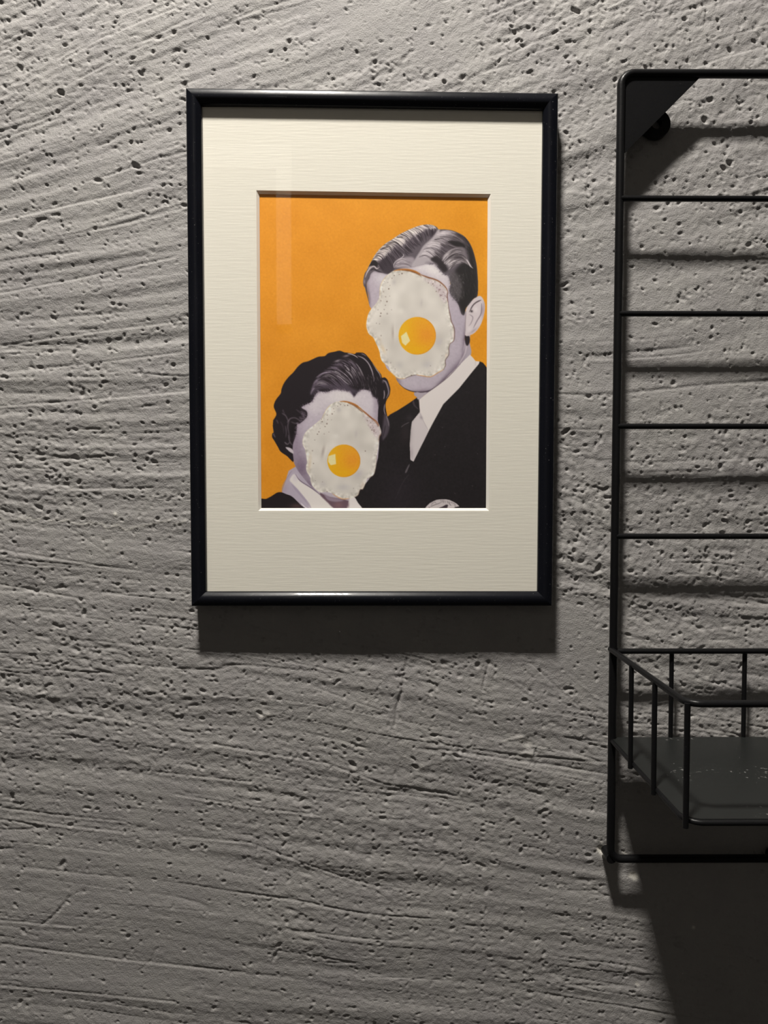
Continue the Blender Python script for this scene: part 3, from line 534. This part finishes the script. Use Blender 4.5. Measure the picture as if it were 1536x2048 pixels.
    # ---- the two fried eggs
    egg(c, E1, 8.084, (500,80, 600,55, 720,50, 830,75, 930,130, 1050,180, 1180,220, 1270,270, 1350,350, 1385,420, 1372,480, 1385,590, 1400,700, 1420,800, 1440,900, 1480,990, 1492,1080, 1480,1200, 1420,1250, 1400,1320, 1395,1430, 1340,1520, 1345,1600, 1310,1670, 1210,1730, 1100,1790, 980,1775, 870,1755, 780,1775, 680,1810, 600,1815, 530,1780, 450,1700, 420,1620, 330,1550, 290,1480, 270,1370, 220,1250, 170,1150, 100,1090, 65,1000, 60,920, 85,790, 140,690, 220,600, 270,500, 280,350, 320,240, 400,150),
        (((510,82, 600,62, 720,62, 830,88, 930,130), 2.2, 4.5, (172,104,34), .95), ((640,72, 760,85, 880,125, 950,170), 2.2, 2.5, (110,62,26), .75), ((920,135, 1050,185, 1180,225, 1270,275, 1350,355, 1383,425), 3, 1.6, (120,66,36), .9), ((1383,425, 1372,485, 1385,590), 1.8, 1.6, (100,58,46), .85), ((1385,590, 1400,700, 1420,800, 1440,900, 1480,990, 1490,1080, 1478,1200, 1420,1250), 1.2, 1.7, (92,58,50), .9),
         ((1420,1250, 1398,1320, 1395,1430, 1340,1520, 1343,1600, 1310,1670), 1.3, 1.2, (84,58,48), .85), ((1310,1670, 1210,1728, 1100,1786, 980,1773, 870,1755), 1.1, 1.3, (186,124,56), .9), ((870,1755, 780,1772, 690,1808), 1.1, 1.1, (88,70,64), .9), ((690,1812, 600,1816, 530,1782, 450,1700), 1.2, 1.2, (214,170,96), .8), ((400,150, 330,235, 288,340, 278,480), 1., 1., (196,172,130), .7)),
        ((395,572,11,0), (425,368,10,0), (297,560,9,2), (640,125,11,0), (515,155,8,0), (478,200,8,2), (595,140,6,0), (375,495,8,2), (340,415,8,2), (370,632,7,0), (297,760,10,0), (288,805,10,0), (400,768,13,1), (470,705,7,1), (1068,278,9,2), (1140,295,9,0), (1195,415,8,0), (1235,405,8,2), (390,1350,9,2), (300,1120,11,1), (275,930,10,1), (790,1765,10,0), (350,250,8,1), (410,265,8,1), (445,315,7,1), (440,485,7,1), (250,705,8,1), (350,700,10,1), (225,920,9,1), (1285,1450,8,1), (455,1560,9,1), (525,1660,9,1), (1100,1610,9,1), (265,525,7,1)),
        (960,190, 1080,220, 1180,250, 1280,310, 1350,390, 1385,450, 1340,600, 1270,520, 1220,440, 1160,340, 1080,280), (885,1125), 303, (620,1130, 710,1058, 770,1205, 695,1282, 640,1240),
        ((490,1080,24,110,0, (172,160,152), .8), (520,1050,14,120,0, (226,221,214), .7), (955,600,22,60,.1, (192,185,182), .7), (620,730,50,45,0, (222,218,210), .8), (720,560,120,120,0, (205,200,192), .6), (510,260,40,50,.3, (186,180,178), .7), (1240,1230,60,50,-.6, (190,184,188), .7), (1350,700,30,80,.2, (224,220,212), .8), (600,1590,60,60,0, (190,186,184), .6), (1050,1590,90,60,0, (188,184,186), .6), (330,1330,30,90,-.4, (214,196,166), .7), (270,1180,40,25,.8, (190,178,160), .7), (1465,1120,14,50,.1, (226,214,212), .8), (1355,1440,20,40,.2, (222,206,190), .7)), 60)
    egg(c, E2, 8.533, (640,95, 720,80, 800,75, 900,95, 1000,135, 1080,190, 1160,270, 1260,360, 1340,420, 1390,500, 1420,580, 1420,650, 1390,700, 1380,800, 1370,900, 1350,1000, 1340,1120, 1330,1220, 1290,1350, 1190,1410, 1160,1480, 1110,1590, 1060,1600, 1030,1690, 970,1730, 870,1755, 760,1765, 680,1730, 590,1670, 490,1640, 400,1650, 330,1620, 250,1540, 215,1450, 210,1390, 150,1290, 140,1200, 155,1130, 140,1000, 120,900, 80,820, 85,720, 120,630, 180,560, 260,500, 340,430, 410,370, 450,290, 500,200, 560,140),
        (((720,84, 800,84, 900,108, 990,150, 1080,215), 1.6, 4.2, (168,98,34), .95), ((860,110, 970,160, 1060,230, 1110,270), 1.6, 2, (110,60,26), .75), ((1080,215, 1160,285, 1260,368, 1340,428, 1388,505), 3, 1.8, (150,84,40), .92), ((1180,310, 1280,395, 1385,510), 1.4, 1, (112,58,40), .7), ((1420,640, 1390,700, 1385,770), 1.8, 1.2, (110,70,56), .8), ((1345,1010, 1340,1120, 1330,1220, 1290,1350, 1190,1410), .9, .9, (120,96,90), .7), ((1160,1480, 1110,1590, 1060,1602, 1030,1690, 970,1730), 1, 1, (140,108,92), .7), ((870,1757, 770,1764, 680,1730, 590,1672), 1.8, 1.3, (206,146,84), .85), ((560,140, 500,205, 450,295, 410,372), 1., 1, (198,176,134), .7)),
        ((497,466,11,0), (587,298,10,0), (415,430,10,0), (733,138,9,0), (852,150,10,0), (805,155,7,0), (683,165,7,0), (613,208,8,2), (502,318,8,2), (510,398,8,2), (465,515,8,0), (360,605,9,0), (335,645,9,0), (450,642,10,1), (530,610,8,1), (1187,412,8,0), (1245,450,9,2), (1262,575,9,0), (1298,575,8,2), (1300,640,8,1), (267,1150,9,2), (250,930,12,1), (290,745,9,1), (497,1640,11,0), (1152,937,9,0), (625,258,7,1), (575,400,7,1), (380,545,8,1), (405,390,7,2), (1010,1060,5,1), (420,1470,9,1), (300,1450,9,1), (950,1580,9,1)),
        (1110,300, 1220,370, 1330,440, 1400,540, 1415,640, 1350,720, 1290,640, 1240,560, 1180,440), (785,1105), 281, (520,1022, 640,985, 652,1160, 560,1182, 518,1120),
        ((430,940,26,110,.2, (168,156,150), .8), (475,960,14,110,.2, (226,221,214), .7), (995,640,30,70,.15, (190,183,182), .7), (650,680,60,45,0, (222,218,212), .8), (780,520,110,110,0, (207,202,196), .6), (700,230,40,50,.3, (188,182,180), .7), (1040,1330,80,60,-.6, (188,182,188), .7), (1330,850,30,90,.1, (222,217,214), .7), (780,1560,120,60,0, (188,184,186), .6), (200,1150,30,160,.1, (212,196,172), .7), (1100,1520,30,60,.4, (214,198,184), .7), (430,1500,60,60,0, (192,186,186), .6)), 80)
    return np.clip(c.a, 0, 255)
# ================================================================ framed print
def build_frame():
    x0, x1, y0, y1 = -367.5, 335.5, -231.5, 749.0
    root = thing('picture_frame', 'glossy black picture frame with cream mat around an orange egg-face portrait print', 'picture frame', pos((x0+x1)/2, y0, 0))
    lac = mat('black_lacquer', (.004, .0045, .007), .3, .10, 0, .32); p = lac.node_tree.nodes['Principled BSDF']; p.inputs['Coat Roughness'].default_value = .025
    tc = node(lac, 'ShaderNodeTexCoord'); n = node(lac, 'ShaderNodeTexNoise', Scale=1400., Detail=2.); link(lac, tc, 'Object', n, 'Vector')
    cr = node(lac, 'ShaderNodeValToRGB'); cr.color_ramp.elements[0].position = .72; cr.color_ramp.elements[1].position = .80
    cr.color_ramp.elements[0].color = (.004, .0045, .007, 1); cr.color_ramp.elements[1].color = (.22, .22, .22, 1); link(lac, n, 'Fac', cr, 'Fac'); link(lac, cr, 'Color', p, 'Base Color')
    n3 = node(lac, 'ShaderNodeTexNoise', Scale=260., Detail=2.); link(lac, tc, 'Object', n3, 'Vector')
    bp = node(lac, 'ShaderNodeBump', Strength=.05, Distance=.0004); link(lac, n3, 'Fac', bp, 'Height'); link(lac, bp, 'Normal', p, 'Normal')
    # moulding: fillet outside, groove, half round crown, lip over the glass
    prof = [(0, 3), (0, 37.6), (.9, 38.9), (3, 39.65), (5, 40.31), (7, 40.89), (9, 41.4), (12, 41.9), (15, 41.8), (17.5, 41.1), (20, 39.6), (22, 38.1), (24, 36.48), (26, 34.75), (27.2, 33.4), (27.6, 29), (27.6, 26.5), (20, 26), (20, 3)]
    C = [(-370, 757), (339.5, 749.5), (336.5, -234.5), (-369, -234.5)]; IN = [(1, -1), (-1, -1), (-1, 1), (1, 1)]      # slightly out of square
    for s in range(4):
        bm = bmesh.new(); a, b = C[s], C[(s+1) % 4]; ia, ib = IN[s], IN[(s+1) % 4]
        A = [bm.verts.new(pos(a[0]+w*ia[0], a[1]+w*ia[1], d)) for w, d in prof]; Bv = [bm.verts.new(pos(b[0]+w*ib[0], b[1]+w*ib[1], d)) for w, d in prof]
        k = len(prof)
        for i in range(k): bm.faces.new((A[i], A[(i+1) % k], Bv[(i+1) % k], Bv[i]))
        bm.faces.new(A); bm.faces.new(Bv[::-1])
        obj('frame_rail', bm, lac, root, True)
    # backing board
    obj('backing_board', boxm((x0+21)*U, (x1-21)*U, -17*U, -6*U, EYE+(y0+21)*U, EYE+(y1-21)*U), mat('brown_hardboard', (.16, .09, .05), .8, .2), root)
    # cream mat with bevelled window
    o = (-239.7, 213.9, -48.6, 568.4); bev = 5.2; df, db = 24.5, 19.6
    m = mat('cream_laid_paper', (.84, .81, .715), .85, .15); p = m.node_tree.nodes['Principled BSDF']
    tc = node(m, 'ShaderNodeTexCoord'); mp = node(m, 'ShaderNodeMapping'); mp.inputs['Scale'].default_value = (60, 1, 850); link(m, tc, 'Object', mp, 'Vector')
    nz = node(m, 'ShaderNodeTexNoise', Scale=1.0, Detail=1., Roughness=.5); link(m, mp, 'Vector', nz, 'Vector')
    bp = node(m, 'ShaderNodeBump', Strength=.32, Distance=.0002); link(m, nz, 'Fac', bp, 'Height'); link(m, bp, 'Normal', p, 'Normal')
    bm = bmesh.new(); ox = (x0+20.5, x1-20.5, y0+20.5, y1-20)
    def ring(q, d, g=0, sk=0): return [bm.verts.new(pos(x, y, d)) for x, y in ((q[0]+g, q[2]+g), (q[1]-g, q[2]+g), (q[1]-g, q[3]-g-sk), (q[0]+g, q[3]-g+sk))]
    A = ring(ox, df); Bo = ring(o, df, 0, 3); D = ring(ox, db)
    for i in range(4):
        j = (i+1) % 4
        bm.faces.new((A[i], A[j], Bo[j], Bo[i])); bm.faces.new((D[i], D[j], A[j], A[i]))
    matb = obj('mat_board', bm, m, root)
    bm = bmesh.new(); E1 = ring(o, df, 0, 3); E2 = ring(o, db, bev, 3)
    for i in range(4): j = (i+1) % 4; bm.faces.new((E1[i], E1[j], E2[j], E2[i]))
    bv = obj('window_bevel', bm, mat('white_mat_core', (.86, .83, .76), .8, .15), matb); bv.location = (0, 0, 0)
    # the print: flat sheet, its colours sampled from the painted collage
    art = paint_print(); h, w = art.shape[:2]
    # print corners of the art coordinates on the sheet: (518.4,388)-(976.8,394) top, (521.5,1015)-(972,1015) bottom
    uu, vv = np.meshgrid(np.linspace(0, 1, 520), np.linspace(0, 1, 700))
    mg = 9.0; px0, px1, py0, py1 = o[0]-mg, o[1]+mg, o[3]+mg, o[2]-mg
    X = px0+(px1-px0)*uu; Y = py0+(py1-py0)*vv
    su = (X-(-235.0))/(209.2+235.0); sv = (563.3-Y)/(563.3+43.2)
    ax = (518.4*(1-su)+976.8*su)*(1-sv)+(521.5*(1-su)+972*su)*sv; ay = (389.5*(1-su)+394.5*su)*(1-sv)+1015*sv
    fx = np.clip((ax-PX0)*PS-.5, 0, w-1.01); fy = np.clip((ay-PY0)*PS-.5, 0, h-1.01)
    col = np.stack([bilin(art[..., i], fx, fy) for i in range(3)], -1)/255
    lin = np.where(col <= .04045, col/12.92, ((col+.055)/1.055)**2.4)
    lin = np.clip(lin*PRINT_GAIN, 0, .93)
    ny, nx = X.shape; co = np.stack([X*U, np.full_like(X, -19.0*U), EYE+Y*U], -1)
    me = bpy.data.meshes.new('art_print'); me.vertices.add(nx*ny); me.vertices.foreach_set('co', co.ravel().astype(np.float32))
    I = np.arange(nx*ny).reshape(ny, nx); F = np.stack([I[:-1, :-1], I[1:, :-1], I[1:, 1:], I[:-1, 1:]], -1).reshape(-1, 4)
    me.loops.add(F.size); me.polygons.add(len(F)); me.loops.foreach_set('vertex_index', F.ravel().astype(np.int32)); me.polygons.foreach_set('loop_start', np.arange(0, F.size, 4, dtype=np.int32))
    ca = me.color_attributes.new('ink', 'FLOAT_COLOR', 'POINT'); ca.data.foreach_set('color', np.concatenate([lin, np.ones((ny, nx, 1))], -1).ravel().astype(np.float32))
    me.update(calc_edges=True)
    m = mat('printed_paper', (.8, .8, .8), .55, .25); a = node(m, 'ShaderNodeVertexColor', layer_name='ink'); link(m, a, 'Color', m.node_tree.nodes['Principled BSDF'], 'Base Color')
    pr = obj('art_print', me, m, root); pr['label'] = 'collage print of a couple with fried eggs over their faces on orange'
    # glass
    g = bpy.data.materials.new('picture_glass'); g.use_nodes = True; nt = g.node_tree; nt.nodes.clear()
    out = node(g, 'ShaderNodeOutputMaterial'); mx = node(g, 'ShaderNodeMixShader'); fr = node(g, 'ShaderNodeFresnel'); ge = node(g, 'ShaderNodeNewGeometry'); io = node(g, 'ShaderNodeMapRange'); io.inputs['To Min'].default_value = 1.5; io.inputs['To Max'].default_value = 1/1.5; link(g, ge, 'Backfacing', io, 'Value'); link(g, io, 'Result', fr, 'IOR')
    tr = node(g, 'ShaderNodeBsdfTransparent'); gl = node(g, 'ShaderNodeBsdfGlossy', Roughness=.02)
    link(g, fr, 0, mx, 0); link(g, tr, 0, mx, 1); link(g, gl, 0, mx, 2); link(g, mx, 0, out, 0)
    bm = bmesh.new(); vs = [bm.verts.new(pos(x, y, 25.6)) for x, y in ((ox[0], ox[2]), (ox[1], ox[2]), (ox[1], ox[3]), (ox[0], ox[3]))]; bm.faces.new(vs)
    obj('glass_pane', bm, g, root)
PRINT_GAIN = 1.2
build_frame()

# ================================================================ wire rack with basket
def build_rack():
    xl, xr, yt, yb = 459.0, 1130.0, 785.0, -743.0
    dt, dbm = 41.0, 32.0
    dd = lambda y: dbm+(dt-dbm)*(y-yb)/(yt-yb)                      # the rack leans out a little at the top
    root = thing('wire_wall_rack', 'black metal wire rack with rungs and a basket, right of the frame', 'wall rack', pos((xl+xr)/2, yb, 0))
    blk = mat('black_powder_coat', (.006, .006, .0065), .36, .16); p = blk.node_tree.nodes['Principled BSDF']
    tc = node(blk, 'ShaderNodeTexCoord'); n = node(blk, 'ShaderNodeTexNoise', Scale=700., Detail=2.); link(blk, tc, 'Object', n, 'Vector')
    bp = node(blk, 'ShaderNodeBump', Strength=.25, Distance=.0003); link(blk, n, 'Fac', bp, 'Height'); link(blk, bp, 'Normal', p, 'Normal')
    def P(x, y, e=0): return pos(x, y, dd(y)+e)
    bm = bmesh.new(); tube(bm, rounded([P(xl, yt), P(xr, yt), P(xr, yb), P(xl, yb)], [24*U, 24*U, 22*U, 22*U], True, 7), 7.9*U, 14, True)
    obj('outer_frame', bm, blk, root, 'all')
    for y in (550.0, 332.0, 116.0, -98.0):
        bm = bmesh.new(); tube(bm, [P(xl+1, y, 3), P(xr-1, y, 3)], 5.6*U, 10); obj('rung', bm, blk, root, True)
    for sx, xc in ((1, xl), (-1, xr)):                                # folded corner plates at the top
        bm = bmesh.new(); out = rounded([P(xc+sx*5, yt-5), P(xc+sx*152, yt-5), P(xc+sx*5, yt-152)], [18*U, 0, 0], True, 5)
        f = [bm.verts.new(v+Vector((0, -1.5*U, 0))) for v in out]; b = [bm.verts.new(v+Vector((0, 1.5*U, 0))) for v in out]; k = len(out)
        bm.faces.new(f); bm.faces.new(b[::-1])
        for i in range(k): bm.faces.new((f[i], f[(i+1) % k], b[(i+1) % k], b[i]))
        obj('corner_plate', bm, blk, root)
        c = (xc+sx*79, yt-80)                                          # wall spacer with its screw hole, behind the plate
        bm = bmesh.new(); N = 28; R1, R2 = 27, 10; rings = []
        for r, d in ((R2, 2), (R1, 2), (R1, 15), (R2, 15)): rings.append([bm.verts.new(pos(c[0]+r*math.cos(2*math.pi*i/N), c[1]+r*math.sin(2*math.pi*i/N), d)) for i in range(N)])
        for q in range(4):
            for i in range(N): bm.faces.new((rings[q][i], rings[q][(i+1) % N], rings[(q+1) % 4][(i+1) % N], rings[(q+1) % 4][i]))
        obj('wall_spacer', bm, blk, root, True)
        bm = bmesh.new(); tube(bm, [pos(c[0]-sx*15, c[1]+15, 8), pos(c[0]-sx*15, c[1]+15, dd(c[1]))], 5*U, 10); obj('spacer_pin', bm, blk, root, True)
    for x in (xl+1, xl+340, xr-1):                                      # round feet under the lower bar
        bm = bmesh.new(); tube(bm, [pos(x, yb-(6 if x == xl+340 else -2), 0), pos(x, yb-(6 if x == xl+340 else -2), dd(yb)+4)], 13*U if x == xl+340 else 10*U, 16); obj('foot', bm, blk, root, True)
    # basket: top rail, uprights, tray
    bx0, bx1, ry, ty = xl-4, xr+4, -322.0, -500.0
    bd = 339.0; z0 = dd(ry)+9
    bm = bmesh.new()
    rail = rounded([pos(bx0, ry, z0-14), pos(bx0, ry, z0+bd), pos(bx1, ry, z0+bd), pos(bx1, ry, z0-14)], [0, 22*U, 22*U, 0], False, 6)
    tube(bm, rail, 5.4*U, 12); basket = obj('basket', bm, blk, root, True)
    def sub(name, bm, m=blk, s=True): o = obj(name, bm, m, basket, s); o.location = (0, 0, 0); return o
    bm = bmesh.new(); tube(bm, [pos(bx0, ry-3, dd(ry)), pos(bx1, ry-3, dd(ry))], 5.4*U, 12); sub('back_rail', bm)
    def wire(x, d, y1=ry, y0=ty-10): bm = bmesh.new(); tube(bm, [pos(x, y1, d), pos(x, y0, d)], 4.4*U, 10); sub('upright_wire', bm)
    for x in (bx0-3, bx1+3):
        for d in (WIRE_D1, WIRE_D2): wire(x, d)
    for x in (bx0+1, bx1-1): wire(x, z0+bd-3, ry, ty-10)
    for x in (577, 722, 867, 1012):
        wire(x, dd(ry)-6, ry-3, ty-6); wire(x+14, z0+bd, ry, ty-10)
    tm = mat('worn_black_tray', (.011, .012, .0115), .38, .35); p = tm.node_tree.nodes['Principled BSDF']
    tc = node(tm, 'ShaderNodeTexCoord'); n1 = node(tm, 'ShaderNodeTexNoise', Scale=420., Detail=3.); n2 = node(tm, 'ShaderNodeTexNoise', Scale=22., Detail=2.)
    link(tm, tc, 'Object', n1, 'Vector'); link(tm, tc, 'Object', n2, 'Vector')
    mu = node(tm, 'ShaderNodeMath', operation='MULTIPLY'); link(tm, n1, 'Fac', mu, 0); link(tm, n2, 'Fac', mu, 1)
    cr = node(tm, 'ShaderNodeValToRGB'); cr.color_ramp.elements[0].position = .36; cr.color_ramp.elements[1].position = .40; cr.color_ramp.elements[0].color = (.011, .012, .0115, 1); cr.color_ramp.elements[1].color = (.15, .15, .145, 1)
    link(tm, mu, 0, cr, 'Fac'); link(tm, cr, 'Color', p, 'Base Color')
    r2 = node(tm, 'ShaderNodeMapRange'); r2.inputs['To Min'].default_value = .30; r2.inputs['To Max'].default_value = .52; link(tm, n2, 'Fac', r2, 'Value'); link(tm, r2, 'Result', p, 'Roughness')
    bm = bmesh.new(); out = rounded([pos(bx0+3, ty, dd(ty)-4), pos(bx0+3, ty, z0+bd-6), pos(bx1-3, ty, z0+bd-6), pos(bx1-3, ty, dd(ty)-4)], [0, 26*U, 26*U, 0], False, 6)
    f = [bm.verts.new(v+Vector((0, 0, 2*U))) for v in out]; b = [bm.verts.new(v+Vector((0, 0, -3*U))) for v in out]; k = len(out); bm.faces.new(f); bm.faces.new(b[::-1])
    for i in range(k): bm.faces.new((f[i], f[(i+1) % k], b[(i+1) % k], b[i]))
    sub('tray', bm, tm, False)
    bm = bmesh.new(); lip = rounded([pos(bx0+3, ty-3, dd(ty)-4), pos(bx0+3, ty-3, z0+bd-4), pos(bx1-3, ty-3, z0+bd-4), pos(bx1-3, ty-3, dd(ty)-4)], [0, 26*U, 26*U, 0], False, 6)
    tube(bm, lip, 4.6*U, 12); sub('tray_rim', bm)
def depth_at(x, u):              # how far out from the wall a point at x (u) stands that the photograph shows in column u
    lo, hi = 0.0, 800.0
    for _ in range(40):
        m = (lo+hi)/2; v = Rc @ Vector((x, -400, m-CAM_D))
        if 768+1420*v.x/-v.z < u: lo = m
        else: hi = m
    return lo
WIRE_D1, WIRE_D2 = depth_at(452, 1262), depth_at(452, 1308.5)
build_rack()

# ================================================================ the LED ceiling lamp that lights the wall (above the frame of view)
def build_lamp():
    root = thing('ceiling_lamp', 'square LED downlight with rows of bright diodes fixed to the ceiling above the wall', 'lamp', (LAMP.x, LAMP.y, 2.70))
    obj('housing', boxm(LAMP.x-.075, LAMP.x+.075, LAMP.y-.06, LAMP.y+.06, LAMP.z+.003, 2.70), mat('white_lamp_housing', (.7, .7, .68), .4, .4), root)
    e = bpy.data.materials.new('lit_diode'); e.use_nodes = True; nt = e.node_tree; nt.nodes.clear()
    em = node(e, 'ShaderNodeEmission', Color=(*LAMP_COLOR, 1), Strength=LAMP_STRENGTH); out = node(e, 'ShaderNodeOutputMaterial'); link(e, em, 0, out, 0)
    me = None
    for i in range(8):
        for j in range(5):
            c = Vector((LAMP.x+(i-3.5)*.0145, LAMP.y+(j-2)*.018, LAMP.z))
            if me is None:
                bm = bmesh.new(); N = 8; vs = [bm.verts.new((.0045*math.cos(2*math.pi*k/N), .0045*math.sin(2*math.pi*k/N), 0)) for k in range(N)]; bm.faces.new(vs[::-1])
                me = bpy.data.meshes.new('diode'); bm.to_mesh(me); bm.free(); me.materials.append(e)
            o = bpy.data.objects.new('diode', me); scene.collection.objects.link(o); o.parent = root; o.location = c-Vector(root.location)
build_lamp()
